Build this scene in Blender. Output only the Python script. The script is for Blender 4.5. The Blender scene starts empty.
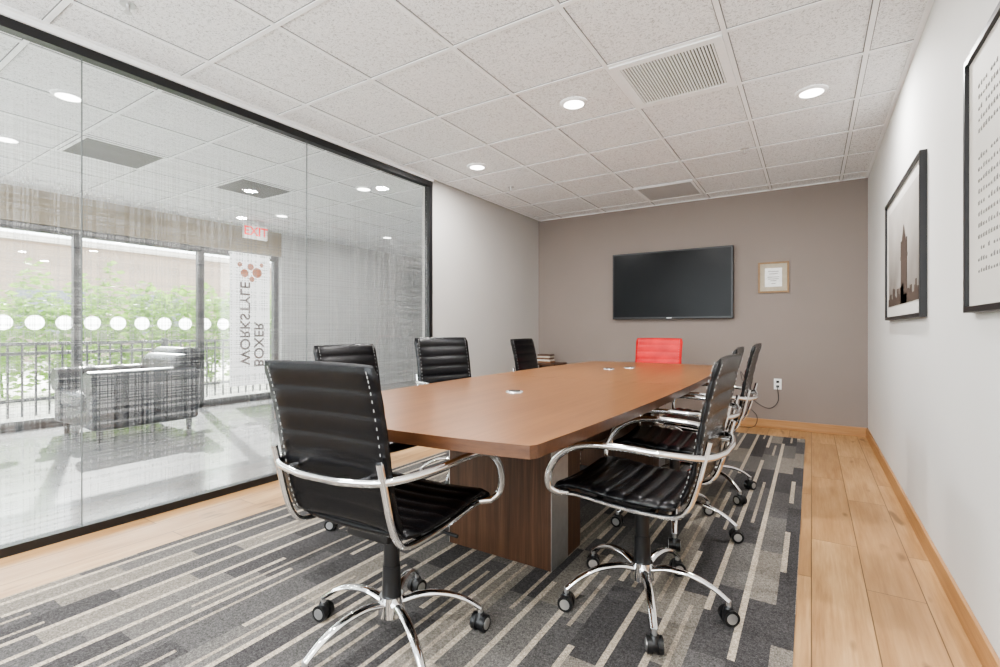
import bpy, bmesh, math, random
from mathutils import Vector, Matrix
random.seed(4)
S = bpy.context.scene
COL = S.collection
pi = math.pi

# ------------------------------------------------------------ helpers
def link(o, parent=None):
    COL.objects.link(o)
    if parent is not None:
        o.parent = parent
    return o

def empty(name, loc=(0,0,0), rotz=0):
    e = bpy.data.objects.new(name, None)
    e.location = loc
    e.rotation_euler = (0,0,rotz)
    e.empty_display_size = 0.1
    return link(e)

def mesh_obj(name, bm, mats, parent=None, smooth=False, loc=(0,0,0)):
    me = bpy.data.meshes.new(name)
    bmesh.ops.recalc_face_normals(bm, faces=bm.faces[:])
    if smooth:
        for f in bm.faces: f.smooth = True
    bm.to_mesh(me); bm.free()
    if not isinstance(mats, (list,tuple)): mats=[mats]
    for m in mats: me.materials.append(m)
    o = bpy.data.objects.new(name, me)
    o.location = loc
    return link(o, parent)

def bm_box(bm, lo, hi, mi=0, bevel=0, seg=2):
    ret = bmesh.ops.create_cube(bm, size=1)
    vs = ret['verts']
    c = [(lo[i]+hi[i])/2 for i in range(3)]
    s = [abs(hi[i]-lo[i]) for i in range(3)]
    for v in vs:
        v.co = Vector((c[0]+v.co.x*s[0], c[1]+v.co.y*s[1], c[2]+v.co.z*s[2]))
    fs = set(f for v in vs for f in v.link_faces)
    for f in fs: f.material_index = mi
    if bevel > 0:
        es = list(set(e for v in vs for e in v.link_edges))
        r = bmesh.ops.bevel(bm, geom=es, offset=bevel, segments=seg, affect='EDGES', profile=0.5)
        for f in r['faces']: f.material_index = mi

def box(name, lo, hi, mat, parent=None, bevel=0, seg=2, smooth=False):
    bm = bmesh.new()
    bm_box(bm, lo, hi, 0, bevel, seg)
    return mesh_obj(name, bm, mat, parent, smooth)

def bm_cyl(bm, p0, p1, r0, r1=None, seg=20, mi=0, caps=True):
    if r1 is None: r1=r0
    p0=Vector(p0); p1=Vector(p1)
    d=(p1-p0); L=d.length
    q = Vector((0,0,1)).rotation_difference(d.normalized()).to_matrix().to_4x4()
    m = Matrix.Translation((p0+p1)/2) @ q
    r = bmesh.ops.create_cone(bm, cap_ends=caps, segments=seg, radius1=r0, radius2=r1, depth=L, matrix=m)
    for f in set(f for v in r['verts'] for f in v.link_faces): f.material_index=mi

def crom(pts, n=6):
    P=[Vector(p) for p in pts]
    P=[P[0]*2-P[1]]+P+[P[-1]*2-P[-2]]
    out=[]
    for i in range(1,len(P)-2):
        for k in range(n):
            t=k/n
            a,b,c,d=P[i-1],P[i],P[i+1],P[i+2]
            out.append(0.5*((2*b)+(c-a)*t+(2*a-5*b+4*c-d)*t*t+(3*b-a-3*c+d)*t*t*t))
    out.append(P[-2].copy())
    return out

def bm_sweep(bm, pts, w, h, seg=10, ref=(0,0,1), mi=0, taper=None):
    """elliptic section: w along side (tangent x ref), h along the other axis"""
    n=len(pts); rings=[]
    t0=(pts[1]-pts[0]).normalized()
    side=t0.cross(Vector(ref))
    if side.length<1e-4: side=t0.cross(Vector((1,0,0)))
    side.normalize(); tp=t0
    for i,p in enumerate(pts):
        if i==0: t=t0
        elif i==n-1: t=(pts[i]-pts[i-1]).normalized()
        else: t=(pts[i+1]-pts[i-1]).normalized()
        q=tp.rotation_difference(t)
        side=(q@side); side=(side-t*side.dot(t)).normalized(); tp=t
        up=side.cross(t)
        k=1 if taper is None else taper[0]+(taper[1]-taper[0])*i/(n-1)
        ring=[]
        for j in range(seg):
            a=2*pi*j/seg
            ring.append(bm.verts.new(p+side*(math.cos(a)*w/2*k)+up*(math.sin(a)*h/2*k)))
        rings.append(ring)
    for i in range(n-1):
        for j in range(seg):
            f=bm.faces.new((rings[i][j],rings[i][(j+1)%seg],rings[i+1][(j+1)%seg],rings[i+1][j]))
            f.material_index=mi
    f=bm.faces.new(rings[0][::-1]); f.material_index=mi
    f=bm.faces.new(rings[-1]); f.material_index=mi

def smooth_flat(o, ang=40):
    me=o.data
    for p in me.polygons: p.use_smooth=True
    try:
        me.set_sharp_from_angle(angle=math.radians(ang))
    except Exception: pass

# ------------------------------------------------------------ materials
def newmat(name):
    m=bpy.data.materials.new(name); m.use_nodes=True
    nt=m.node_tree
    return m, nt, nt.nodes['Principled BSDF']

def math_node(nt, op, a, b=None, c=None, clamp=False):
    n=nt.nodes.new('ShaderNodeMath'); n.operation=op; n.use_clamp=clamp
    for i,x in enumerate((a,b,c)):
        if x is None: continue
        if isinstance(x,(int,float)): n.inputs[i].default_value=x
        else: nt.links.new(x,n.inputs[i])
    return n.outputs[0]

def ramp(nt, fac, stops, interp='LINEAR'):
    r=nt.nodes.new('ShaderNodeValToRGB'); r.color_ramp.interpolation=interp
    el=r.color_ramp.elements
    while len(el)<len(stops): el.new(0.5)
    for e,(p,c) in zip(el,stops):
        e.position=p; e.color=(c[0],c[1],c[2],1)
    nt.links.new(fac,r.inputs[0])
    return r.outputs[0]

def mix(nt, fac, a, b, typ='MIX'):
    n=nt.nodes.new('ShaderNodeMix'); n.data_type='RGBA'; n.blend_type=typ
    for idx,x in ((0,fac),(6,a),(7,b)):
        if isinstance(x,(int,float)): n.inputs[idx].default_value=x
        elif isinstance(x,(tuple,list)): n.inputs[idx].default_value=(x[0],x[1],x[2],1)
        else: nt.links.new(x,n.inputs[idx])
    return n.outputs[2]

def pos(nt):
    g=nt.nodes.new('ShaderNodeNewGeometry')
    return g.outputs['Position']

def objc(nt):
    return nt.nodes.new('ShaderNodeTexCoord').outputs['Object']

def scaled(nt, vec, s):
    n=nt.nodes.new('ShaderNodeVectorMath'); n.operation='MULTIPLY'
    nt.links.new(vec,n.inputs[0]); n.inputs[1].default_value=s
    return n.outputs[0]

def noise(nt, vec, scale, detail=3, rough=0.5):
    n=nt.nodes.new('ShaderNodeTexNoise'); n.inputs['Scale'].default_value=scale
    n.inputs['Detail'].default_value=detail; n.inputs['Roughness'].default_value=rough
    nt.links.new(vec,n.inputs['Vector'])
    return n.outputs['Fac']

def bump(nt, bsdf, h, strength=0.2, dist=0.01):
    b=nt.nodes.new('ShaderNodeBump'); b.inputs['Strength'].default_value=strength
    b.inputs['Distance'].default_value=dist
    nt.links.new(h,b.inputs['Height']); nt.links.new(b.outputs[0],bsdf.inputs['Normal'])

def paint(name, col, rough=0.7, var=0.03, bs=0.08, bscale=120):
    m,nt,b=newmat(name)
    p=pos(nt)
    f=noise(nt,p,1.3,3)
    c2=tuple(max(0,x*(1-var)) for x in col); c1=tuple(min(1,x*(1+var)) for x in col)
    nt.links.new(ramp(nt,f,[(0.3,c2),(0.7,c1)]),b.inputs['Base Color'])
    b.inputs['Roughness'].default_value=rough
    bump(nt,b,noise(nt,p,bscale,2),bs,0.003)
    return m

def simple(name, col, rough=0.5, metal=0.0, var=0.08, scale=30):
    m,nt,b=newmat(name)
    f=noise(nt,objc(nt),scale,2)
    c2=tuple(max(0,x*(1-var)) for x in col); c1=tuple(min(1,x*(1+var)) for x in col)
    nt.links.new(ramp(nt,f,[(0.3,c2),(0.7,c1)]),b.inputs['Base Color'])
    b.inputs['Roughness'].default_value=rough; b.inputs['Metallic'].default_value=metal
    return m

def emis(name, col, st):
    m,nt,b=newmat(name)
    b.inputs['Base Color'].default_value=(*col,1)
    b.inputs['Emission Color'].default_value=(*col,1)
    b.inputs['Emission Strength'].default_value=st
    return m

def srgb(r,g,b):
    f=lambda c:(c/255/12.92) if c/255<=0.04045 else ((c/255+0.055)/1.055)**2.4
    return (f(r),f(g),f(b))

M={}
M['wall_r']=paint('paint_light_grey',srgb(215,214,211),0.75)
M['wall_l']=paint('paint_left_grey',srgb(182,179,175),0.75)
M['wall_tv']=paint('paint_taupe',srgb(136,125,118),0.75)
M['wall_lobby']=paint('paint_lobby',srgb(190,190,189),0.75)
M['tan']=paint('paint_tan_header',srgb(150,136,114),0.75)
M['black']=simple('black_frame',(0.008,0.008,0.009),0.4)
M['bronze']=simple('dark_window_frame',(0.045,0.045,0.05),0.4)
M['white']=simple('white_plastic',(0.8,0.8,0.78),0.4)
M['grid']=simple('ceiling_grid_white',srgb(245,246,247),0.5,0,0.02)
M['chrome']=simple('chrome',(0.86,0.86,0.87),0.09,1.0,0.03)
M['silver']=simple('brushed_silver',(0.6,0.6,0.6),0.35,0.9,0.05)
M['plastic']=simple('black_plastic',(0.010,0.010,0.011),0.35)

# leather
def leather(name,col,rough=0.38,spec=0.35):
    m,nt,b=newmat(name)
    p=objc(nt)
    f=noise(nt,p,8,3)
    nt.links.new(ramp(nt,f,[(0.3,tuple(x*0.8 for x in col)),(0.7,tuple(x*1.2 for x in col))]),b.inputs['Base Color'])
    b.inputs['Roughness'].default_value=rough
    b.inputs['Specular IOR Level'].default_value=spec
    v=nt.nodes.new('ShaderNodeTexVoronoi'); v.inputs['Scale'].default_value=320
    nt.links.new(p,v.inputs['Vector'])
    w=noise(nt,p,28,3)
    hh=math_node(nt,'ADD',math_node(nt,'MULTIPLY',v.outputs['Distance'],0.5),math_node(nt,'MULTIPLY',w,1.5))
    bump(nt,b,hh,0.22,0.003)
    return m
M['leather']=leather('black_leather',(0.004,0.004,0.005),0.27,0.32)
M['leather_red']=leather('red_leather',srgb(190,32,34),0.45)
M['leather_lobby']=leather('lobby_leather',(0.018,0.020,0.026),0.35,0.5)

# oak laminate floor, planks along Y
def wood_planks(name, c_dark, c_mid, c_light, rough=0.35, pw=0.19, pl=1.25, rot=True):
    m,nt,b=newmat(name)
    p=pos(nt)
    mp=nt.nodes.new('ShaderNodeMapping'); mp.inputs['Rotation'].default_value=(0,0,pi/2 if rot else 0)
    nt.links.new(p,mp.inputs['Vector'])
    br=nt.nodes.new('ShaderNodeTexBrick')
    br.offset=0.37; br.inputs['Scale'].default_value=1
    br.inputs['Brick Width'].default_value=pl; br.inputs['Row Height'].default_value=pw
    br.inputs['Mortar Size'].default_value=0.0022; br.inputs['Mortar Smooth'].default_value=0.2
    br.inputs['Color1'].default_value=(0,0,0,1); br.inputs['Color2'].default_value=(1,1,1,1)
    br.inputs['Mortar'].default_value=(0.5,0.5,0.5,1)
    nt.links.new(mp.outputs[0],br.inputs['Vector'])
    add=nt.nodes.new('ShaderNodeVectorMath'); add.operation='ADD'
    sc=scaled(nt,br.outputs['Color'],(3.1,7.7,0))
    nt.links.new(p,add.inputs[0]); nt.links.new(sc,add.inputs[1])
    g1=noise(nt,scaled(nt,add.outputs[0],(9,0.9,1)),1.6,5,0.6)
    g2=noise(nt,scaled(nt,add.outputs[0],(70,2.5,1)),1.5,3,0.6)
    t=math_node(nt,'ADD',math_node(nt,'MULTIPLY',g1,0.65),math_node(nt,'MULTIPLY',g2,0.35))
    base=ramp(nt,t,[(0.32,c_dark),(0.5,c_mid),(0.66,c_light)])
    tone=mix(nt,math_node(nt,'MULTIPLY',br.outputs['Color'],0.45),base,c_dark)
    kn=noise(nt,scaled(nt,add.outputs[0],(10,3.0,1)),1.0,1,0.5)
    tone=mix(nt,ramp(nt,kn,[(0.68,(0,0,0)),(0.74,(0.8,0.8,0.8))]),tone,tuple(x*0.5 for x in c_dark))
    fin=mix(nt,math_node(nt,'MULTIPLY',br.outputs['Fac'],0.85),tone,tuple(x*0.25 for x in c_dark))
    nt.links.new(fin,b.inputs['Base Color'])
    b.inputs['Roughness'].default_value=rough
    bump(nt,b,math_node(nt,'SUBTRACT',1,br.outputs['Fac']),0.15,0.002)
    return m
M['oak']=wood_planks('oak_laminate_floor',srgb(146,108,70),srgb(180,142,98),srgb(201,165,121))

def wood_plain(name,c0,c1,c2,axis=1,rough=0.3,sc=1.0):
    m,nt,b=newmat(name)
    p=pos(nt)
    s=[26,26,26]; s[axis]=1.1
    s2=[130,130,130]; s2[axis]=4
    g1=noise(nt,scaled(nt,p,tuple(x*sc for x in s)),1.0,4,0.6)
    g2=noise(nt,scaled(nt,p,tuple(x*sc for x in s2)),1.0,2,0.6)
    t=math_node(nt,'ADD',math_node(nt,'MULTIPLY',g1,0.6),math_node(nt,'MULTIPLY',g2,0.4))
    nt.links.new(ramp(nt,t,[(0.3,c0),(0.5,c1),(0.72,c2)]),b.inputs['Base Color'])
    b.inputs['Roughness'].default_value=rough
    return m
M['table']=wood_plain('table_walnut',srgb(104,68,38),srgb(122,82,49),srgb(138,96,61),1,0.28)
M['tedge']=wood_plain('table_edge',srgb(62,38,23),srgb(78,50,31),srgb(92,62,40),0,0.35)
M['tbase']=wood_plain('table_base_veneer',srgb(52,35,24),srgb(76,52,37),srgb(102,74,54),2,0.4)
M['base_oak']=wood_plain('baseboard_oak',srgb(148,108,70),srgb(170,128,86),srgb(184,144,102),1,0.4)
M['base_oak_x']=wood_plain('baseboard_oak_x',srgb(148,108,70),srgb(170,128,86),srgb(184,144,102),0,0.4)

# ceiling tile
def ceiling_mat():
    m,nt,b=newmat('acoustic_tile')
    p=pos(nt)
    v=noise(nt,p,85,3,0.75)
    w=noise(nt,p,190,2,0.6)
    s1=ramp(nt,v,[(0.36,srgb(188,189,190)),(0.47,srgb(240,241,242)),(1.0,srgb(246,247,248))])
    s2=ramp(nt,w,[(0.34,(0.62,0.62,0.62)),(0.43,(1,1,1))])
    nt.links.new(mix(nt,1.0,s1,s2,'MULTIPLY'),b.inputs['Base Color'])
    b.inputs['Roughness'].default_value=0.9
    bump(nt,b,v,0.15,0.004)
    return m
M['tile']=ceiling_mat()

# striped rug
def rug_mat():
    m,nt,b=newmat('striped_rug')
    p=pos(nt)
    sep=nt.nodes.new('ShaderNodeSeparateXYZ'); nt.links.new(p,sep.inputs[0])
    X,Y=sep.outputs[0],sep.outputs[1]
    def layer(period, off, L, seed):
        xs=math_node(nt,'ADD',math_node(nt,'DIVIDE',X,period),100+off)
        col=math_node(nt,'FLOOR',xs); fr=math_node(nt,'FRACT',xs)
        wn=nt.nodes.new('ShaderNodeTexWhiteNoise'); wn.noise_dimensions='1D'
        nt.links.new(math_node(nt,'ADD',col,seed),wn.inputs['W'])
        yy=math_node(nt,'ADD',math_node(nt,'DIVIDE',Y,L),math_node(nt,'MULTIPLY',wn.outputs['Value'],5))
        sg=math_node(nt,'FLOOR',yy)
        cv=nt.nodes.new('ShaderNodeCombineXYZ')
        nt.links.new(col,cv.inputs[0]); nt.links.new(sg,cv.inputs[1]); cv.inputs[2].default_value=seed
        w2=nt.nodes.new('ShaderNodeTexWhiteNoise'); w2.noise_dimensions='3D'
        nt.links.new(cv.outputs[0],w2.inputs['Vector'])
        return fr, w2.outputs['Value']
    fr1,r1=layer(0.115,0.0,0.50,1.3)
    basec=ramp(nt,r1,[(0.0,srgb(78,76,76)),(0.30,srgb(92,90,89)),(0.60,srgb(108,105,102)),(0.80,srgb(130,124,116))],'CONSTANT')
    fr2,r2=layer(0.115,0.0,0.42,7.7)
    fr3,r3=layer(0.115,0.0,0.50,3.1)
    inb=math_node(nt,'LESS_THAN',fr3,0.20)
    on=math_node(nt,'GREATER_THAN',r3,0.30)
    c=mix(nt,math_node(nt,'MULTIPLY',inb,on),basec,srgb(182,170,154))
    inb2=math_node(nt,'LESS_THAN',math_node(nt,'ABSOLUTE',math_node(nt,'SUBTRACT',fr2,0.62)),0.07)
    on2=math_node(nt,'GREATER_THAN',r2,0.60)
    c=mix(nt,math_node(nt,'MULTIPLY',inb2,on2),c,srgb(162,151,137))
    sp=noise(nt,p,260,2,0.7)
    sp2=noise(nt,p,90,2,0.7)
    c=mix(nt,1.0,c,ramp(nt,sp,[(0.3,(0.42,0.42,0.42)),(0.7,(1.45,1.45,1.45))]),'MULTIPLY')
    c=mix(nt,1.0,c,ramp(nt,sp2,[(0.3,(0.68,0.68,0.68)),(0.7,(1.25,1.25,1.25))]),'MULTIPLY')
    nt.links.new(c,b.inputs['Base Color'])
    b.inputs['Roughness'].default_value=0.95
    b.inputs['Specular IOR Level'].default_value=0.1
    bump(nt,b,sp,0.6,0.005)
    return m
M['rug']=rug_mat()

# lobby tile floor
def lobby_floor():
    m,nt,b=newmat('lobby_stone_floor')
    p=pos(nt)
    br=nt.nodes.new('ShaderNodeTexBrick'); br.offset=0
    br.inputs['Scale'].default_value=1; br.inputs['Brick Width'].default_value=0.6; br.inputs['Row Height'].default_value=0.6
    br.inputs['Mortar Size'].default_value=0.003
    br.inputs['Color1'].default_value=(*srgb(112,112,114),1); br.inputs['Color2'].default_value=(*srgb(126,126,126),1)
    br.inputs['Mortar'].default_value=(*srgb(84,84,84),1)
    nt.links.new(p,br.inputs['Vector'])
    f=noise(nt,p,3.5,6,0.7)
    c=mix(nt,0.5,br.outputs['Color'],ramp(nt,f,[(0.3,srgb(92,92,95)),(0.7,srgb(160,159,156))]))
    nt.links.new(c,b.inputs['Base Color']); b.inputs['Roughness'].default_value=0.16
    return m
M['lobby_floor']=lobby_floor()

# glass
def glass_mat(name, film=True):
    m=bpy.data.materials.new(name); m.use_nodes=True; nt=m.node_tree
    nt.nodes.clear()
    out=nt.nodes.new('ShaderNodeOutputMaterial')
    tr=nt.nodes.new('ShaderNodeBsdfTransparent'); tr.inputs[0].default_value=(0.95,0.965,0.96,1)
    gl=nt.nodes.new('ShaderNodeBsdfGlossy'); gl.inputs['Roughness'].default_value=0.0
    lw=nt.nodes.new('ShaderNodeLayerWeight'); lw.inputs['Blend'].default_value=0.5
    fac=math_node(nt,'ADD',math_node(nt,'MULTIPLY',math_node(nt,'POWER',lw.outputs['Facing'],4),0.5),0.07)
    mg=nt.nodes.new('ShaderNodeMixShader'); nt.links.new(fac,mg.inputs[0])
    if film:
        p=pos(nt)
        # long straight warp and weft threads of varying density
        a=noise(nt,scaled(nt,p,(0,150,0.35)),1.0,1,0.6)
        h=noise(nt,scaled(nt,p,(0,0.35,150)),1.0,1,0.6)
        va=noise(nt,scaled(nt,p,(0,3,14)),1.0,2,0.6)
        A=math_node(nt,'MULTIPLY',ramp(nt,a,[(0.46,(0,0,0)),(0.60,(1,1,1))]),math_node(nt,'ADD',va,0.45))
        vh=noise(nt,scaled(nt,p,(0,14,3)),1.0,2,0.6)
        Hh=math_node(nt,'MULTIPLY',ramp(nt,h,[(0.46,(0,0,0)),(0.60,(1,1,1))]),math_node(nt,'ADD',vh,0.45))
        sep=nt.nodes.new('ShaderNodeSeparateXYZ'); nt.links.new(p,sep.inputs[0])
        zf=nt.nodes.new('ShaderNodeMapRange'); nt.links.new(sep.outputs[2],zf.inputs[0])
        zf.inputs[1].default_value=2.2; zf.inputs[2].default_value=1.75; zf.inputs[3].default_value=0.15; zf.inputs[4].default_value=1
        th=math_node(nt,'ADD',math_node(nt,'MULTIPLY',A,0.5),math_node(nt,'MULTIPLY',Hh,0.5))
        o=math_node(nt,'MULTIPLY',math_node(nt,'ADD',math_node(nt,'MULTIPLY',th,0.58),0.02),zf.outputs[0])
        df=nt.nodes.new('ShaderNodeBsdfDiffuse'); df.inputs[0].default_value=(0.42,0.42,0.415,1)
        tl=nt.nodes.new('ShaderNodeBsdfTranslucent'); tl.inputs[0].default_value=(0.45,0.45,0.445,1)
        md=nt.nodes.new('ShaderNodeMixShader'); md.inputs[0].default_value=0.5
        nt.links.new(df.outputs[0],md.inputs[1]); nt.links.new(tl.outputs[0],md.inputs[2])
        mf=nt.nodes.new('ShaderNodeMixShader'); nt.links.new(o,mf.inputs[0])
        nt.links.new(tr.outputs[0],mf.inputs[1]); nt.links.new(md.outputs[0],mf.inputs[2])
        base=mf.outputs[0]
    else:
        base=tr.outputs[0]
    nt.links.new(base,mg.inputs[1]); nt.links.new(gl.outputs[0],mg.inputs[2])
    nt.links.new(mg.outputs[0],out.inputs[0])
    return m
M['glass']=glass_mat('woven_film_glass',True)
M['glass_clear']=glass_mat('clear_glass',False)

# ------------------------------------------------------------ room shell
XL,XR,YF,YB,H = -3.20,0.47,6.02,-1.7,2.57
YG=3.70      # end of the glass wall
XW=-7.0      # lobby exterior wall
box('floor',(XL-0.06,YB-0.1,-0.1),(XR+0.12,YF+0.12,0),M['oak'])
box('floor_lobby',(XW-0.15,-3.2,-0.1),(XL-0.06,9.2,0),M['lobby_floor'])
box('wall_right',(XR,YB-0.1,0),(XR+0.12,YF+0.12,H),M['wall_r'])
box('wall_back',(XL-0.12,YF,0),(XR,YF+0.12,H),M['wall_tv'])
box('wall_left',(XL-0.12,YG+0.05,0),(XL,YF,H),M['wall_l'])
WZ0,WZ1=0.35,2.42
bm=bmesh.new()
bm_box(bm,(XL-0.12,YB-0.12,0),(XR,YB,WZ0))
bm_box(bm,(XL-0.12,YB-0.12,WZ1),(XR,YB,H))
bm_box(bm,(XL-0.12,YB-0.12,WZ0),(XL+0.2,YB,WZ1))
bm_box(bm,(XR-0.2,YB-0.12,WZ0),(XR,YB,WZ1))
mesh_obj('wall_front',bm,M['wall_r'])
bm=bmesh.new()
x0,x1=XL+0.2,XR-0.2
for a in (x0,(x0+x1)/2-0.025,x1-0.05):
    bm_box(bm,(a,YB-0.09,WZ0),(a+0.05,YB-0.03,WZ1))
for z in (WZ0,WZ1-0.05):
    bm_box(bm,(x0,YB-0.09,z),(x1,YB-0.03,z+0.05))
bm_box(bm,(x0+0.05,YB-0.062,WZ0+0.05),(x1-0.05,YB-0.058,WZ1-0.05),1)
mesh_obj('added_fill_window',bm,[M['bronze'],M['glass_clear']])  # unseen window, added behind the camera to let sky light fill the room

# ceilings
box('ceiling',(XL-0.06,YB-0.1,H),(XR+0.12,YF+0.12,H+0.12),M['tile'])
box('ceiling_lobby',(XW-0.15,-3.2,H),(XL-0.06,9.2,H+0.12),M['tile'])
GX0,GY0,G=-0.370,2.68,0.62
def grid(name,xa,xb,ya,yb):
    bm=bmesh.new()
    i=math.ceil((xa-GX0)/G)
    while GX0+i*G<xb:
        x=GX0+i*G
        bm_box(bm,(x-0.012,ya,H-0.007),(x+0.012,yb,H-0.0005)); i+=1
    i=math.ceil((ya-GY0)/G)
    while GY0+i*G<yb:
        y=GY0+i*G
        bm_box(bm,(xa,y-0.012,H-0.0065),(xb,y+0.012,H-0.0005)); i+=1
    for a,b_ in (((xa,ya),(xa+0.022,yb)),((xb-0.022,ya),(xb,yb)),((xa,ya),(xb,ya+0.022)),((xa,yb-0.022),(xb,yb))):
        bm_box(bm,(a[0],a[1],H-0.0075),(b_[0],b_[1],H-0.0005))
    return mesh_obj(name,bm,M['grid'])
grid('trim_ceiling_grid',XL+0.03,XR,YB,YF)
grid('trim_ceiling_grid_lobby',XW,XL-0.13,-3.1,9.1)
bm=bmesh.new()
for (xa,xb,ya,yb) in ((XL+0.03,XR,YB,YF),(XW,XL-0.13,-3.1,9.1)):
    i=math.ceil((xa-GX0)/G)
    while GX0+i*G<xb:
        x=GX0+i*G; bm_box(bm,(x-0.0165,ya,H-0.002),(x+0.0165,yb,H-0.0003)); i+=1
    i=math.ceil((ya-GY0)/G)
    while GY0+i*G<yb:
        y=GY0+i*G; bm_box(bm,(xa,y-0.0165,H-0.0021),(xb,y+0.0165,H-0.0003)); i+=1
mesh_obj('trim_tile_reveal',bm,simple('reveal_grey',srgb(120,120,120),0.8))

box('baseboard_right',(XR-0.014,YB,0),(XR,YF-0.014,0.095),M['base_oak'],bevel=0.003)
box('baseboard_back',(XL,YF-0.014,0),(XR-0.0145,YF,0.095),M['base_oak_x'],bevel=0.003)
box('baseboard_left',(XL,YG+0.05,0),(XL+0.014,YF-0.0145,0.095),M['base_oak'],bevel=0.003)

# ------------------------------------------------------------ glass partition
gw=empty('window_2')
bm=bmesh.new()
bm_box(bm,(XL-0.045,YB,0),(XL+0.015,YG+0.05,0.045))
bm_box(bm,(XL-0.045,YB,2.485),(XL+0.015,YG+0.05,2.535))
bm_box(bm,(XL-0.045,YG,0.045),(XL+0.015,YG+0.05,2.485))
mesh_obj('partition_frame',bm,M['black'],gw)
box('partition_head',(XL-0.06,YB,2.535),(XL+0.03,YG+0.05,H-0.001),M['grid'],gw)
seams=[-1.7,-0.37,0.98,2.33,3.70]
for i in range(4):
    bm=bmesh.new()
    y0,y1=seams[i]+0.003,seams[i+1]-0.003
    vs=[bm.verts.new((XL-0.015,y,z)) for y,z in ((y0,0.045),(y1,0.045),(y1,2.485),(y0,2.485))]
    bm.faces.new(vs)
    mesh_obj('glass_pane_%d'%(i+1),bm,M['glass'],gw)
bm=bmesh.new()
for y in seams[1:4]:
    bm_box(bm,(XL-0.018,y-0.0025,0.045),(XL-0.012,y+0.0025,2.485))
mesh_obj('glass_seams',bm,simple('seam_grey',(0.10,0.11,0.11),0.4),gw)

# ------------------------------------------------------------ lobby
LW=[-3.0,-0.55,0.78,2.11,3.44,4.55]
bm=bmesh.new()
bm_box(bm,(XW-0.15,-3.2,2.2),(XW,4.62,H))
mesh_obj('wall_lobby_header',bm,M['tan'])
box('wall_lobby_window_side',(XW-0.15,4.62,0),(XW,9.2,H),M['wall_lobby'])
box('wall_lobby_far',(XW,9.05,0),(XL-0.13,9.2,H),M['wall_lobby'])
box('wall_lobby_near',(XW,-3.2,0),(XL-0.06,-3.05,H),M['wall_lobby'])
box('wall_lobby_corridor',(XL-0.20,YF+0.13,0),(XL-0.06,9.04,H),M['wall_lobby'])
bm=bmesh.new()
for y in LW:
    bm_box(bm,(XW-0.10,y-0.04,0.0),(XW-0.03,y+0.04,2.2))
bm_box(bm,(XW-0.10,-3.0,0),(XW-0.03,4.55,0.10))
bm_box(bm,(XW-0.10,-3.0,2.12),(XW-0.03,4.55,2.2))
bm_box(bm,(XW-0.066,-3.0,0.10),(XW-0.064,4.55,2.12),1)
mesh_obj('window_3',bm,[M['bronze'],M['glass_clear']])
bm=bmesh.new()
y=-2.5
while y<3.95:
    bmesh.ops.create_circle(bm,cap_ends=True,segments=24,radius=0.080,matrix=Matrix.Translation((XW-0.055,y,1.14))@Matrix.Rotation(pi/2,4,'Y'))
    y+=0.25
md,nt,bs=newmat('frosted_dot')
bs.inputs['Base Color'].default_value=(0.95,0.95,0.95,1)
tl=nt.nodes.new('ShaderNodeBsdfTranslucent'); tl.inputs[0].default_value=(0.95,0.95,0.95,1)
mx=nt.nodes.new('ShaderNodeMixShader'); mx.inputs[0].default_value=0.8
nt.links.new(bs.outputs[0],mx.inputs[1]); nt.links.new(tl.outputs[0],mx.inputs[2]); nt.links.new(mx.outputs[0],nt.nodes['Material Output'].inputs[0])
mesh_obj('window_dots',bm,md)

# banner
ban=empty('hanging_banner',(XW+0.06,4.08,0))
bm=bmesh.new(); bm_box(bm,(-0.004,-0.30,0.28),(0.004,0.30,2.14)); bm_box(bm,(-0.012,-0.31,2.14),(0.012,0.31,2.17)); bm_box(bm,(-0.012,-0.31,0.25),(0.012,0.31,0.28))
mb=simple('banner_fabric_glow',(0.85,0.85,0.84),0.8)
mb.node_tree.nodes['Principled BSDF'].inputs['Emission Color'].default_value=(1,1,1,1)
mb.node_tree.nodes['Principled BSDF'].inputs['Emission Strength'].default_value=0.7  # glow put into the white cloth, which is no lamp itself
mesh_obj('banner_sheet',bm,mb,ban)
mo=simple('banner_print_grey',srgb(92,76,70),0.7); mor=simple('banner_print_orange',srgb(196,124,90),0.7)
def text(name,body,size,loc,rot,mat,parent,sx=1,ext=0.001):
    c=bpy.data.curves.new(name,'FONT'); c.body=body; c.size=size; c.extrude=ext
    c.align_x='CENTER'; c.align_y='CENTER'
    c.offset=0.003
    c.materials.append(mat)
    o=bpy.data.objects.new(name,c); o.location=loc; o.rotation_euler=rot; o.scale=(sx,1,1)
    return link(o,parent)
def text_on_x(name,body,size,loc,mat,parent,vertical=True,mirror=True):
    o=text(name,body,size,(0,0,0),(0,0,0),mat,parent)
    if vertical:
        ex=Vector((0,0,1)); ey=Vector((0,1,0)) if mirror else Vector((0,-1,0))
    else:
        ex=Vector((0,1,0)); ey=Vector((0,0,1))
    ez=Vector((1,0,0))
    m=Matrix((ex,ey,ez)).transposed().to_4x4()
    m.translation=Vector(loc)
    o.matrix_local=m
    return o
text_on_x('banner_text_1','WORKSTYLE',0.21,(0.007,-0.09,1.15),mo,ban)
text_on_x('banner_text_2','BOXER',0.21,(0.007,0.12,0.84),mo,ban)
bm=bmesh.new()
for (yy,zz,r) in ((0.0,1.98,0.05),(0.10,1.90,0.075),(-0.09,1.88,0.06),(0.02,1.80,0.04),(0.17,2.02,0.03),(-0.16,2.0,0.035)):
    bmesh.ops.create_circle(bm,cap_ends=True,segments=20,radius=r,matrix=Matrix.Translation((0.006,yy,zz))@Matrix.Rotation(pi/2,4,'Y'))
mesh_obj('banner_dots',bm,mor,ban)
ex=empty('exit_sign',(-6.55,3.92,2.42))
box('sign_body',(-0.02,-0.17,-0.10),(0.02,0.17,0.10),M['white'],ex,0.004)
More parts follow.
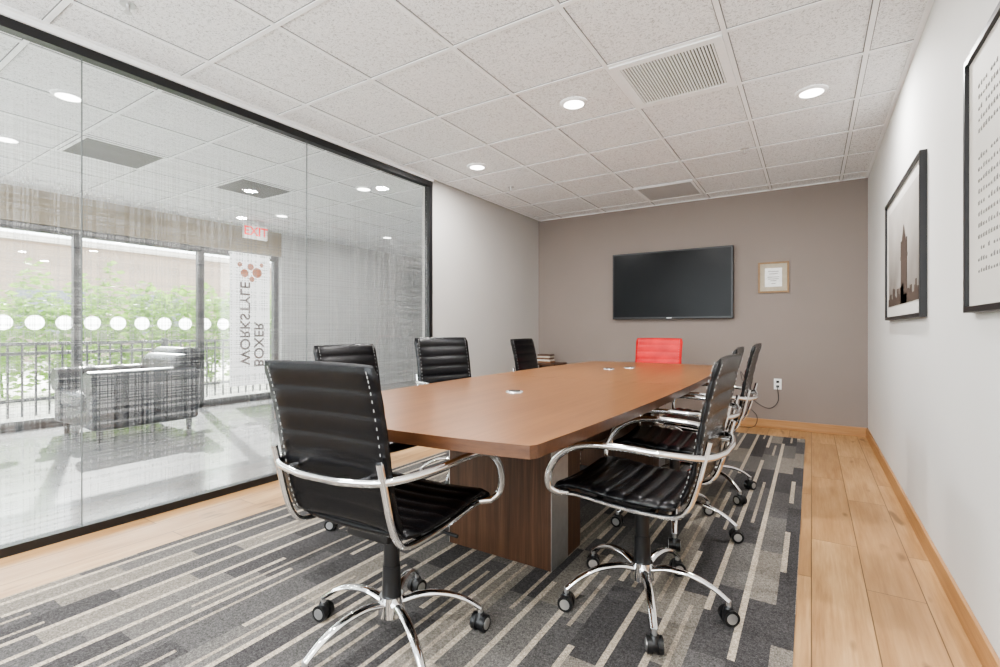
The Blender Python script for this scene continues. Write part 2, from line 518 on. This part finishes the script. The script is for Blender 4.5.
box('sign_mount',(-0.015,-0.04,0.10),(0.015,0.04,0.149),M['white'],ex)
text_on_x('sign_text','EXIT',0.17,(0.022,0,0),emis('exit_red',(0.9,0.02,0.02),0.6),ex,False)

# lobby leather armchair
ac=empty('leather_armchair',(-6.05,2.25,0))
L=M['leather_lobby']
bm=bmesh.new()
bm_box(bm,(-0.42,-0.46,0.12),(0.42,0.40,0.30),0,0.03,3)
mesh_obj('armchair_base',bm,L,ac,True)
bm=bmesh.new(); bm_box(bm,(-0.27,-0.50,0.30),(0.27,0.22,0.46),0,0.05,4); mesh_obj('seat_cushion',bm,L,ac,True)
bm=bmesh.new(); bm_box(bm,(-0.40,0.20,0.28),(0.40,0.50,0.80),0,0.07,4)
for v in bm.verts: v.co.y+= (v.co.z-0.3)*0.12
bm_cyl(bm,(-0.41,0.46,0.78),(0.41,0.46,0.78),0.085,seg=24)
mesh_obj('back_cushion',bm,L,ac,True)
for s,nm in ((-1,'arm_1'),(1,'arm_2')):
    bm=bmesh.new()
    bm_box(bm,(s*0.42-0.10,-0.48,0.12),(s*0.42+0.10,0.44,0.56),0,0.04,3)
    bm_cyl(bm,(s*0.42,-0.50,0.56),(s*0.42,0.42,0.56),0.115,seg=28)
    o=mesh_obj(nm,bm,L,ac); smooth_flat(o,50)
bm=bmesh.new()
for a in (-0.42,0.42):
    for b_ in (-0.40,0.38): bm_cyl(bm,(a,b_,0),(a,b_,0.125),0.022,0.03,12)
mesh_obj('armchair_legs',bm,M['black'],ac)

# outdoors
box('ground_terrace',(-40,-20,-0.15),(XW-0.151,30,-0.03),paint('concrete',srgb(205,200,192),0.9))
bm=bmesh.new()
for z in (0.86,0.74,0.16): bm_box(bm,(-8.33,-6,z),(-8.28,9,z+0.04))
y=-6
while y<9:
    bm_box(bm,(-8.315,y,-0.03),(-8.295,y+0.02,0.86)); y+=0.13
y=-6
while y<9:
    bm_box(bm,(-8.34,y,-0.03),(-8.27,y+0.07,0.93)); y+=1.9
mesh_obj('terrace_railing',bm,M['bronze'])
def foliage(name,cx,cy,sx,sy,z0,z1,n,mat,s=0.07):
    bm=bmesh.new()
    for i in range(n):
        u=random.uniform(-1,1); v=random.uniform(-1,1)
        top=z1*(0.74+0.16*math.sin(v*9+cx)*math.cos(u*4)+0.10*math.sin(v*23))
        z=z0+(top-z0)*random.random()**0.6
        c=Vector((cx+u*sx,cy+v*sy,z))
        r=Matrix.Rotation(random.uniform(0,6.28),3,'Z')@Matrix.Rotation(random.uniform(-1.3,1.3),3,'X')
        q=random.uniform(0.6,1.4)*s
        vs=[bm.verts.new(c+r@Vector(p)) for p in ((-q,0,0),(0,-q*0.5,0.01),(q,0,0),(0,q*0.5,0.01))]
        bm.faces.new(vs)
    for k in range(14):
        x=cx+random.uniform(-sx,sx)*0.7; yy=cy+random.uniform(-sy,sy)*0.95
        bm_cyl(bm,(x,yy,z0),(x+random.uniform(-.1,.1),yy+random.uniform(-.2,.2),z1*0.7),0.02,0.01,6)
    return mesh_obj(name,bm,mat)
def leafmat(name,c0,c1):
    m,nt,b=newmat(name)
    f=noise(nt,pos(nt),6,3)
    c=ramp(nt,f,[(0.3,c0),(0.7,c1)])
    nt.links.new(c,b.inputs['Base Color'])
    tl=nt.nodes.new('ShaderNodeBsdfTranslucent'); nt.links.new(c,tl.inputs[0])
    mx=nt.nodes.new('ShaderNodeMixShader'); mx.inputs[0].default_value=0.5
    nt.links.new(b.outputs[0],mx.inputs[1]); nt.links.new(tl.outputs[0],mx.inputs[2])
    nt.links.new(mx.outputs[0],nt.nodes['Material Output'].inputs[0])
    return m
lm=leafmat('leaf_green',srgb(84,122,42),srgb(150,184,86))
foliage('hedge',-10.4,4.6,0.9,2.7,-0.03,2.2,9000,lm)
foliage('hedge',-11.0,-1.0,0.8,2.4,-0.03,1.4,5000,lm)
bm=bmesh.new()
bm_box(bm,(-26,-12,-0.03),(-22,30,4.0),0)
bm_box(bm,(-22.3,-12.2,4.0),(-21.8,30,4.2),1)
y=-11
while y<29:
    bm_box(bm,(-22.02,y,0.9),(-21.97,y+1.8,2.4),2); y+=3.2
mesh_obj('neighbouring_building',bm,[paint('stucco_tan',srgb(140,124,110),0.9),paint('stucco_light',srgb(180,174,166),0.9),simple('dark_window_glass',(0.12,0.14,0.16),0.15)])

# ------------------------------------------------------------ rug
box('striped_area_rug',(-2.69,-1.5,0.0005),(-0.05,5.55,0.009),M['rug'])
RZ=0.0095

# ------------------------------------------------------------ table
TX,TY=-1.24,2.90
TZ=0.75; TT=0.038; HL=1.78
tb=empty('conference_table',(TX,TY,0))
def outline():
    pts=[]
    yc=HL-0.055
    wend=0.60; wm=0.66
    n=14
    def w(y): return wm-(wm-wend)*abs(y/yc)**2
    for i in range(n+1):
        y=-yc+2*yc*i/n; pts.append((w(y),y))
    for i in range(1,8):
        x=wend-2*wend*i/8; pts.append((x,HL-0.055*(x/wend)**2))
    for i in range(n+1):
        y=yc-2*yc*i/n; pts.append((-w(y),y))
    for i in range(1,8):
        x=-wend+2*wend*i/8; pts.append((x,-HL+0.055*(x/wend)**2))
    for k in range(2):
        q=[]
        for i in range(len(pts)):
            a=pts[i]; b=pts[(i+1)%len(pts)]
            q.append((a[0]*.91+b[0]*.09,a[1]*.91+b[1]*.09)); q.append((a[0]*.09+b[0]*.91,a[1]*.09+b[1]*.91))
        pts=q
    return pts
OUT=outline()
for sgn,nm in ((-1,'table_top_near'),(1,'table_top_far')):
    P=[p for p in OUT if p[1]*sgn>0.02]
    ya=0.0015*sgn
    ln=len(P)
    k=max(range(ln),key=lambda i:(Vector(P[i])-Vector(P[(i+1)%ln])).length)
    P=P[k+1:]+P[:k+1]
    P=[(P[0][0],ya)]+P+[(P[-1][0],ya)]
    bm=bmesh.new()
    t=[bm.verts.new((x,y,TZ)) for x,y in P]; bt=[bm.verts.new((x,y,TZ-TT)) for x,y in P]
    bm.faces.new(t); bm.faces.new(bt[::-1])
    for i in range(len(P)):
        j=(i+1)%len(P)
        f=bm.faces.new((t[i],t[j],bt[j],bt[i])); f.material_index=1
    bmesh.ops.recalc_face_normals(bm,faces=bm.faces[:])
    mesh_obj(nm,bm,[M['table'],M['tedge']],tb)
for sgn,nm in ((-1,'pedestal_near'),(1,'pedestal_far')):
    bm=bmesh.new()
    ya,yb=0.66*1,0.98
    lo,hi=(min(sgn*ya,sgn*yb),max(sgn*ya,sgn*yb))
    bm_box(bm,(-0.28,lo,RZ),(0.28,hi,TZ-TT),0)
    ye=sgn*yb
    bm_box(bm,(0.281,min(ye,ye-sgn*0.17),RZ),(0.284,max(ye,ye-sgn*0.17),TZ-TT),1)
    bm_box(bm,(-0.284,min(ye,ye-sgn*0.17),RZ),(-0.281,max(ye,ye-sgn*0.17),TZ-TT),1)
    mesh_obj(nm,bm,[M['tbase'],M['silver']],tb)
box('modesty_beam',(-0.02,-0.659,0.30),(0.02,0.659,0.66),M['tbase'],tb)
for (x,y) in ((-0.03,-0.77),(-0.12,0.85),(-0.02,1.05)):
    bm=bmesh.new()
    bm_cyl(bm,(x,y,TZ),(x,y,TZ+0.006),0.045,0.042,28,0)
    bm_cyl(bm,(x,y,TZ+0.006),(x,y,TZ+0.009),0.030,0.030,24,1)
    mesh_obj('cable_grommet',bm,[M['silver'],M['plastic']],tb)

# ------------------------------------------------------------ chairs
def pad_mesh(name, path, width, T, ribs, mat, mid_narrow=0.0, base=0.55):
    pts=crom([Vector((0,a,b)) for a,b in path],10)
    Ls=[0]
    for i in range(1,len(pts)): Ls.append(Ls[-1]+(pts[i]-pts[i-1]).length)
    tot=Ls[-1]
    nrow=ribs*8
    rows=[]
    for r in range(nrow+1):
        s=r/nrow*tot
        k=max(i for i in range(len(Ls)) if Ls[i]<=s+1e-9); k=min(k,len(pts)-2)
        f=(s-Ls[k])/(Ls[k+1]-Ls[k])
        p=pts[k].lerp(pts[k+1],f)
        t=(pts[k+1]-pts[k]).normalized()
        nrm=Vector((0,-t.z,t.y))
        rows.append((p,nrm,r/nrow))
    nc=14
    bm=bmesh.new(); F=[];B=[]
    for p,nrm,s in rows:
        puff=abs(math.sin(pi*ribs*s))**0.6
        endf=min(1,min(s,1-s)*18+0.35)
        w=width/2*(1-mid_narrow*math.sin(pi*s))
        w*= 1-0.05*(1-min(1,min(s,1-s)*14))
        fr=[];br=[]
        for j in range(nc+1):
            u=-1+2*j/nc
            ed=min(1,(1-abs(u))*5+0.35)
            th=T/2*(base+(1-base)*puff)*ed*endf
            sag=nrm*(-0.010*(1-u*u))
            bs=p+Vector((u*w,0,0))+sag
            fr.append(bm.verts.new(bs+nrm*th)); br.append(bm.verts.new(bs-nrm*th))
        F.append(fr);B.append(br)
    for i in range(nrow):
        for j in range(nc):
            bm.faces.new((F[i][j],F[i][j+1],F[i+1][j+1],F[i+1][j]))
            bm.faces.new((B[i][j+1],B[i][j],B[i+1][j],B[i+1][j+1]))
        bm.faces.new((F[i][0],F[i+1][0],B[i+1][0],B[i][0]))
        bm.faces.new((F[i+1][nc],F[i][nc],B[i][nc],B[i+1][nc]))
    for j in range(nc):
        bm.faces.new((F[0][j+1],F[0][j],B[0][j],B[0][j+1]))
        bm.faces.new((F[nrow][j],F[nrow][j+1],B[nrow][j+1],B[nrow][j]))
    bmesh.ops.recalc_face_normals(bm,faces=bm.faces[:])
    for f in bm.faces: f.smooth=True
    me=bpy.data.meshes.new(name); bm.to_mesh(me); bm.free(); me.materials.append(mat)
    return me

def bm_to_me(name,bm,mats,smooth=True):
    bmesh.ops.recalc_face_normals(bm,faces=bm.faces[:])
    for f in bm.faces: f.smooth=smooth
    me=bpy.data.meshes.new(name); bm.to_mesh(me); bm.free()
    for m in mats: me.materials.append(m)
    if smooth:
        try: me.set_sharp_from_angle(angle=math.radians(40))
        except Exception: pass
    return me

BACK=[(-0.200,0.475),(-0.232,0.56),(-0.252,0.66),(-0.272,0.78),(-0.30,0.90),(-0.320,0.965)]
SEAT=[(-0.185,0.468),(-0.10,0.462),(0.04,0.466),(0.17,0.478),(0.24,0.470),(0.275,0.435)]
CH={}
CH['back_b']=pad_mesh('chair_back_black',BACK,0.465,0.024,7,M['leather'],0.02,0.6)
CH['seat_b']=pad_mesh('chair_seat_black',SEAT,0.47,0.038,8,M['leather'])
CH['back_r']=pad_mesh('chair_back_red',BACK,0.465,0.024,7,M['leather_red'],0.02,0.6)
CH['seat_r']=pad_mesh('chair_seat_red',SEAT,0.47,0.038,8,M['leather_red'])
bm=bmesh.new()
half=[(0.250,0.235,0.450),(0.272,0.262,0.474),(0.286,0.256,0.530),(0.294,0.212,0.600),(0.299,0.130,0.648),(0.300,0.00,0.662),(0.288,-0.15,0.656),(0.225,-0.268,0.645),(0.10,-0.305,0.638)]
pth=half+[(0,-0.309,0.637)]+[(-x,y,z) for x,y,z in half[::-1]]
bm_sweep(bm,crom(pth,6),0.026,0.022,12,ref=(1,0,0))
for s in (-1,1):
    bm_cyl(bm,(s*0.15,-0.260,0.64),(s*0.15,-0.298,0.64),0.011,seg=12)
    bm_cyl(bm,(s*0.215,0.21,0.447),(s*0.255,0.238,0.452),0.012,seg=12)
CH['arm']=bm_to_me('chair_arm_loop',bm,[M['chrome']])
bm=bmesh.new()
for s in (-1,1):
    rail=[(-0.290,0.70),(-0.270,0.62),(-0.250,0.54),(-0.225,0.475),(-0.185,0.438),(-0.10,0.430),(0.04,0.434),(0.17,0.446),(0.225,0.442)]
    bm_sweep(bm,crom([(s*0.218,a,b) for a,b in rail],5),0.018,0.024,10,ref=(1,0,0))
bm_sweep(bm,[Vector((-0.218,-0.10,0.430)),Vector((0.218,-0.10,0.430))],0.03,0.012,8)
bm_sweep(bm,[Vector((-0.218,0.10,0.437)),Vector((0.218,0.10,0.437))],0.03,0.012,8)
CH['rail']=bm_to_me('chair_side_rails',bm,[M['chrome']])
# pale saddle stitching down both edges of the back pad
def stitches(name):
    pts=crom([Vector((0,a,b)) for a,b in BACK],10)
    bm=bmesh.new()
    for i in range(3,len(pts)-2,2):
        t=(pts[i+1]-pts[i]).normalized(); nrm=Vector((0,-t.z,t.y))
        for s in (-1,1):
            for d in (-1,1):
                c=pts[i]+Vector((s*0.203,0,0))+nrm*(d*0.0118-0.0024)
                bm_cyl(bm,c-t*0.004,c+t*0.004,0.0013,seg=6)
    return bm_to_me(name,bm,[simple('stitch_thread',(0.35,0.35,0.34),0.7)])
CH['stitch']=stitches('chair_stitching')
bm=bmesh.new()
bm_box(bm,(-0.09,-0.12,0.385),(0.09,0.13,0.43),0,0.012,2)
bm_cyl(bm,(0,0,0.24),(0,0,0.39),0.027,seg=20)
bm_cyl(bm,(0,0,0.10),(0,0,0.26),0.034,0.030,seg=20)
bm_sweep(bm,[Vector((0.05,0.02,0.405)),Vector((0.20,0.03,0.40)),Vector((0.25,0.03,0.395))],0.012,0.012,8)
CH['mech']=bm_to_me('chair_mechanism',bm,[M['plastic']])
bm=bmesh.new()
bm_cyl(bm,(0,0,0.095),(0,0,0.160),0.045,0.040,24)
tips=[]
for k in range(5):
    a=2*pi*k/5+pi/2+0.3
    d=Vector((math.cos(a),math.sin(a),0))
    prof=[(0.03,0.135),(0.10,0.150),(0.18,0.143),(0.25,0.116),(0.305,0.078)]
    bm_sweep(bm,crom([d*r+Vector((0,0,z)) for r,z in prof],5),0.032,0.022,10,taper=(1.1,0.75))
    tips.append((d,a))
CH['star']=bm_to_me('chair_star_base',bm,[M['chrome']])
bm=bmesh.new()
for d,a in tips:
    c=d*0.305; tdir=Matrix.Rotation(0.9*math.sin(a*3),3,'Z')@Vector((-d.y,d.x,0))
    bm_cyl(bm,c+Vector((0,0,0.05)),c+Vector((0,0,0.082)),0.009,seg=10,mi=1)
    cc=c+Vector((0,0,0.029))
    for s in (-1,1):
        bm_cyl(bm,cc+tdir*(s*0.008),cc+tdir*(s*0.026),0.0285,seg=20,mi=0)
        bm_cyl(bm,cc+tdir*(s*0.026),cc+tdir*(s*0.028),0.019,seg=16,mi=1)
    bm_cyl(bm,cc+tdir*(-0.008),cc+tdir*(0.008),0.022,seg=16,mi=0)
    bm_cyl(bm,cc+Vector((0,0,0.012)),cc+Vector((0,0,0.033)),0.022,0.014,seg=14,mi=0)
CH['cast']=bm_to_me('chair_casters',bm,[M['plastic'],M['silver']])

def chair(x,y,deg,red=False,dz=0.0,base=0.0):
    e=empty('office_chair',(x,y,RZ),math.radians(deg))
    k='r' if red else 'b'
    def part(nm,me,z=0,rz=0):
        o=bpy.data.objects.new(nm,me); o.location=(0,0,z); o.rotation_euler=(0,0,rz); link(o,e)
    part('backrest',CH['back_'+k],dz); part('seat',CH['seat_'+k],dz); part('stitching',CH['stitch'],dz)
    part('arm_loop',CH['arm'],dz); part('side_rails',CH['rail'],dz); part('mechanism',CH['mech'],dz)
    part('star_base',CH['star'],0,base); part('casters',CH['cast'],0,base)
    return e
chair(-1.205,1.205,3,base=0.10)
chair(-0.555,1.90,88,base=0.46)
chair(-0.62,2.72,92,base=0.2)
chair(-0.60,3.46,90,base=0.9)
chair(-2.07,2.00,-90,base=0.4)
chair(-2.07,2.78,-110,dz=0.03,base=0.0)
chair(-2.05,4.12,-88,base=0.7)
chair(-1.31,4.76,180,red=True,base=0.3)

# ------------------------------------------------------------ TV
tv=empty('wall_mounted_television',(-1.42,YF,1.595))
box('tv_bezel',(-0.69,-0.075,-0.405),(0.69,-0.03,0.405),M['plastic'],tv,0.006)
ms,nt,b=newmat('tv_screen'); b.inputs['Roughness'].default_value=0.25
b.inputs['Specular IOR Level'].default_value=0.15
f=noise(nt,objc(nt),2,2); nt.links.new(ramp(nt,f,[(0.3,(0.006,0.007,0.008)),(0.7,(0.009,0.010,0.011))]),b.inputs['Base Color'])
box('tv_screen',(-0.67,-0.0775,-0.38),(0.67,-0.0752,0.388),ms,tv)
box('tv_mount',(-0.25,-0.03,-0.2),(0.25,-0.0005,0.2),M['black'],tv)
box('tv_logo',(-0.03,-0.0772,-0.398),(0.03,-0.0753,-0.390),M['silver'],tv)

# certificate
ce=empty('framed_certificate',(-0.345,YF,1.625))
gold=simple('gold_frame',srgb(112,86,56),0.4,0.4)
bm=bmesh.new()
w,h=0.145,0.165
for lo,hi in (((-w,-0.02,-h),(w,-0.001,-h+0.018)),((-w,-0.02,h-0.018),(w,-0.001,h)),((-w,-0.02,-h+0.018),(-w+0.018,-0.001,h-0.018)),((w-0.018,-0.02,-h+0.018),(w,-0.001,h-0.018))):
    bm_box(bm,lo,hi,0)
mesh_obj('certificate_frame',bm,gold,ce)
box('certificate_mat',(-w+0.018,-0.012,-h+0.018),(w-0.018,-0.001,h-0.018),simple('mat_beige',srgb(176,166,148),0.8),ce)
box('certificate_paper',(-0.08,-0.014,-0.10),(0.08,-0.0122,0.10),M['white'],ce)
bm=bmesh.new()
for z,a in ((0.06,0.05),(0.035,0.04),(0.0,0.055),(-0.02,0.05),(-0.04,0.03),(-0.07,0.02)):
    bm_box(bm,(-a,-0.0147,z),(a,-0.0142,z+0.006))
mesh_obj('certificate_text',bm,simple('ink',(0.15,0.13,0.12),0.8),ce)

# outlet + cables
ou=empty('wall_outlet',(-0.305,YF,0.48))
box('outlet_plate',(-0.036,-0.007,-0.058),(0.036,-0.0005,0.058),M['white'],ou,0.003)
for z in (-0.025,0.025): box('outlet_socket',(-0.014,-0.009,z-0.012),(0.014,-0.0072,z+0.012),M['plastic'],ou)
bm=bmesh.new()
bm_sweep(bm,crom([(-0.305,YF-0.012,0.455),(-0.305,YF-0.04,0.44),(-0.30,YF-0.05,0.30),(-0.38,YF-0.05,0.22),(-0.50,YF-0.05,0.27),(-0.62,YF-0.05,0.40)],8),0.007,0.007,6)
bm_sweep(bm,crom([(-0.62,YF-0.05,0.40),(-0.60,YF-0.06,0.25),(-0.50,YF-0.06,0.13),(-0.52,YF-0.08,0.02),(-0.62,YF-0.12,0.006),(-0.85,YF-0.15,0.005)],8),0.007,0.007,6)
bm_sweep(bm,crom([(-0.62,YF-0.05,0.40),(-0.66,YF-0.04,0.60),(-0.60,YF-0.05,0.48),(-0.56,YF-0.06,0.34)],8),0.006,0.006,6)
mesh_obj('power_cable',bm,M['plastic'],None,True)

# ------------------------------------------------------------ pictures on right wall
def art(name,y0,y1,z0,z1,matp):
    e=empty(name,(XR,(y0+y1)/2,(z0+z1)/2))
    a=(y1-y0)/2; b=(z1-z0)/2; t=0.02
    bm=bmesh.new()
    for lo,hi in (((-0.03,-a,-b),(-0.001,a,-b+t)),((-0.03,-a,b-t),(-0.001,a,b)),((-0.03,-a,-b+t),(-0.001,-a+t,b-t)),((-0.03,a-t,-b+t),(-0.001,a,b-t))):
        bm_box(bm,lo,hi)
    mesh_obj('picture_frame',bm,M['black'],e)
    box('picture_print',(-0.018,-a+t,-b+t),(-0.001,a-t,b-t),matp,e)
    return e,a,b
mwhite=simple('picture_mat_cream',srgb(208,205,200),0.6,0,0.03,5)
e,a,b=art('framed_tower_picture',3.08,4.40,1.13,1.935,mwhite)
mm,nt,bb=newmat('tower_print')
p=objc(nt); sp=nt.nodes.new('ShaderNodeSeparateXYZ'); nt.links.new(p,sp.inputs[0])
cl=noise(nt,p,3,5); tt=math_node(nt,'ADD',math_node(nt,'MULTIPLY',cl,0.5),math_node(nt,'MULTIPLY',sp.outputs[2],0.6))
nt.links.new(ramp(nt,tt,[(0.0,srgb(104,98,92)),(0.25,srgb(156,151,145)),(0.5,srgb(186,182,177))]),bb.inputs['Base Color']); bb.inputs['Roughness'].default_value=0.5
box('photo_print',(-0.0188,-a+0.10,-b+0.09),(-0.0182,a-0.10,b-0.09),mm,e)
X0,X1=-0.0205,-0.0190
bm=bmesh.new()
def pbox(y0,y1,z0,z1): bm_box(bm,(X0,y0,z0),(X1,y1,z1))
b0=-b+0.09
random.seed(9)
yy=-a+0.10
while yy<a-0.14:
    wd=random.uniform(0.03,0.08); pbox(yy,min(yy+wd,a-0.10),b0,b0+random.uniform(0.04,0.12)); yy+=wd
yc=-0.10
pbox(yc-0.11,yc+0.11,b0,b0+0.26)
pbox(yc-0.125,yc+0.125,b0+0.26,b0+0.28)
pbox(yc-0.09,yc+0.09,b0+0.28,b0+0.34)
for q in (-0.10,0.10): pbox(yc+q-0.015,yc+q+0.015,b0+0.28,b0+0.37)
vs=[bm.verts.new((X0,yc-0.09,b0+0.34)),bm.verts.new((X0,yc+0.09,b0+0.34)),bm.verts.new((X0,yc,b0+0.46))]
bm.faces.new(vs)
mesh_obj('tower_silhouette',bm,simple('print_dark',srgb(72,60,52),0.6),e)

mc=simple('chart_paper',srgb(202,199,193),0.6,0,0.03,5)
e,a,b=art('framed_chart_poster',1.0,2.275,1.125,1.98,mc)
X0,X1=-0.0195,-0.0182
bm=bmesh.new()
rr=[b-0.14-k*0.036 for k in range(5)]+[b-0.37-k*0.036 for k in range(11)]
for r,z in enumerate(rr):
    for c in range(40):
        y=-a+0.12+c*0.026
        if r==0 and 8<c<32: continue
        if r==1 and 12<c<30: continue
        if random.random()<0.06: continue
        hgt=random.uniform(0.008,0.016); wd=random.uniform(0.007,0.012)
        bm_box(bm,(X0,y,z),(X1,y+wd*0.3,z+hgt)); bm_box(bm,(X0,y+wd*0.7,z),(X1,y+wd,z+hgt*0.8))
        if random.random()<0.5: bm_box(bm,(X0,y+wd*0.3,z+hgt*0.4),(X1,y+wd*0.7,z+hgt*0.6))
mesh_obj('chart_glyphs',bm,simple('print_ink',srgb(112,110,106),0.7),e)

# ------------------------------------------------------------ ceiling fixtures
lampw=emis('downlight_glow',(1,0.98,0.95),6)
def downlight(x,y,power):
    e=empty('recessed_downlight',(x,y,H))
    bm=bmesh.new()
    n=32
    r0,r1=0.066,0.086
    A=[];B=[];C=[]
    for i in range(n):
        t=2*pi*i/n
        A.append(bm.verts.new((r1*math.cos(t),r1*math.sin(t),-0.007)))
        B.append(bm.verts.new((r0*math.cos(t),r0*math.sin(t),-0.012)))
        C.append(bm.verts.new(((r1+0.004)*math.cos(t),(r1+0.004)*math.sin(t),-0.001)))
    for i in range(n):
        j=(i+1)%n
        bm.faces.new((A[i],A[j],B[j],B[i])); bm.faces.new((A[i],A[j],C[j],C[i]))
    mesh_obj('downlight_trim',bm,M['grid'],e,True)
    bm=bmesh.new(); bmesh.ops.create_circle(bm,cap_ends=True,segments=32,radius=0.067,matrix=Matrix.Translation((0,0,-0.0105)))
    mesh_obj('downlight_lens',bm,lampw,e)
    ld=bpy.data.lights.new('downlight_lamp','AREA'); ld.shape='DISK'; ld.size=0.13; ld.energy=power; ld.color=(1.0,0.985,0.975)
    lo=bpy.data.objects.new('downlight_lamp',ld); lo.location=(0,0,-0.016); link(lo,e)
PW=28
for x,y in ((-1.33,3.0),(0.0,3.66),(-2.60,3.69),(-1.30,0.56),(-0.06,-0.05),(-2.50,-0.05),(-1.28,-1.0)):  # last four are unseen, added behind the camera to brighten the room
    downlight(x,y,PW)
for x,y in ((-4.03,1.16),(-5.35,1.16),(-4.03,3.62),(-5.9,3.9),(-5.85,5.75),(-4.0,6.1),(-4.6,-1.2)):
    downlight(x,y,12)

def sprinkler(x,y):
    bm=bmesh.new()
    bm_cyl(bm,(x,y,H-0.006),(x,y,H-0.0005),0.032,seg=24)
    bm_cyl(bm,(x,y,H-0.04),(x,y,H-0.006),0.009,seg=12)
    bm_cyl(bm,(x,y,H-0.043),(x,y,H-0.04),0.016,seg=16)
    mesh_obj('fire_sprinkler',bm,M['silver'])
sprinkler(-2.66,0.98); sprinkler(-0.47,4.52); sprinkler(-2.68,4.42)

# supply vent
ve=empty('ceiling_air_vent',(GX0-G/2,GY0+G/2,H))
bm=bmesh.new()
o=0.297; i_=0.250
for lo,hi in (((-o,-o),(o,-i_)),((-o,i_),(o,o)),((-o,-i_),(-i_,i_)),((i_,-i_),(o,i_))):
    bm_box(bm,(lo[0],lo[1],-0.014),(hi[0],hi[1],-0.001))
n=30
for k in range(n):
    x=-i_+2*i_*(k+0.5)/n
    bm_box(bm,(x-0.0046,-i_,-0.013),(x+0.0046,i_,-0.006))
mesh_obj('vent_grille',bm,M['grid'],ve)
box('vent_duct',(-i_,-i_,-0.0045),(i_,i_,-0.001),simple('vent_dark',(0.045,0.045,0.045),0.8),ve)
pm,nt,b=newmat('perforated_panel')
v=nt.nodes.new('ShaderNodeTexVoronoi'); v.inputs['Scale'].default_value=70; v.inputs['Randomness'].default_value=0
nt.links.new(pos(nt),v.inputs['Vector'])
nt.links.new(ramp(nt,v.outputs['Distance'],[(0.3,srgb(140,140,140)),(0.42,srgb(205,205,205))]),b.inputs['Base Color'])
dk=simple('lobby_vent_grey',(0.12,0.12,0.12),0.7)
def ret_vent(cx,cy,m):
    bm=bmesh.new()
    bm_box(bm,(cx-0.295,cy-0.295,H-0.010),(cx+0.295,cy+0.295,H-0.001),0)
    for lo,hi in (((-0.295,-0.295),(0.295,-0.27)),((-0.295,0.27),(0.295,0.295)),((-0.295,-0.27),(-0.27,0.27)),((0.27,-0.27),(0.295,0.27))):
        bm_box(bm,(cx+lo[0],cy+lo[1],H-0.013),(cx+hi[0],cy+hi[1],H-0.010),1)
    mesh_obj('return_air_grille',bm,[m,M['grid']])
ret_vent(GX0-1.5*G,GY0+4.5*G,pm)
def cell(v,g0): return g0+(math.floor((v-g0)/G)+0.5)*G
ret_vent(cell(-5.2,GX0),cell(1.84,GY0),dk); ret_vent(cell(-5.2,GX0),cell(3.2,GY0),dk)

# corner side table with stacked books
st=empty('corner_side_table',(-2.95,5.80,0))
box('side_table_top',(-0.2,-0.17,0.60),(0.2,0.17,0.625),M['tbase'],st,0.003)
for a in (-0.18,0.18):
    for b_ in (-0.15,0.15): box('side_table_leg',(a-0.015,b_-0.015,0),(a+0.015,b_+0.015,0.60),M['tbase'],st)
bk=empty('stack_of_books',(-2.96,5.78,0.6255))
z=0
for k,c in enumerate((srgb(130,95,70),srgb(205,200,190),srgb(110,82,64),srgb(190,180,165),srgb(90,70,60))):
    d=random.uniform(-0.01,0.01)
    box('book_%d'%(k+1),(-0.09+d,-0.07,z),(0.09+d,0.07,z+0.022),simple('book_cover_%d'%k,c,0.6),bk,0.002); z+=0.0225

# ------------------------------------------------------------ lights
sun=bpy.data.lights.new('sun','SUN'); sun.energy=22; sun.angle=0.012; sun.color=(1,0.98,0.95)
so=bpy.data.objects.new('sun',sun)
sd=Vector((1.0,-0.35,-0.66)).normalized()
so.rotation_euler=sd.to_track_quat('-Z','Y').to_euler(); so.location=(-15,5,10); link(so)
w=bpy.data.worlds.new('sky_world'); S.world=w; w.use_nodes=True
bg=w.node_tree.nodes['Background']; bg.inputs[0].default_value=(0.93,0.965,1.0,1); bg.inputs[1].default_value=8.5
def portal(loc,d,sx,sy):
    l=bpy.data.lights.new('sky_portal','AREA'); l.shape='RECTANGLE'; l.size=sx; l.size_y=sy
    l.cycles.is_portal=True
    o=bpy.data.objects.new('sky_portal',l); o.location=loc
    o.rotation_euler=Vector(d).to_track_quat('-Z','Y').to_euler(); link(o)
portal((XW-0.12,0.8,1.15),(1,0,0),7.5,2.2)
portal(((x0+x1)/2,YB-0.11,(WZ0+WZ1)/2),(0,1,0),3.3,2.1)

# ------------------------------------------------------------ camera
cd=bpy.data.cameras.new('camera'); cd.sensor_width=36; cd.lens=17.6; cd.shift_y=-0.0045; cd.clip_start=0.02
co=bpy.data.objects.new('camera',cd); co.location=(0,0,1.07); co.rotation_euler=(pi/2,0,math.radians(32.5)); link(co)
S.camera=co
S.view_settings.view_transform='AgX'
S.view_settings.look='AgX - Medium High Contrast'
S.view_settings.exposure=0.5
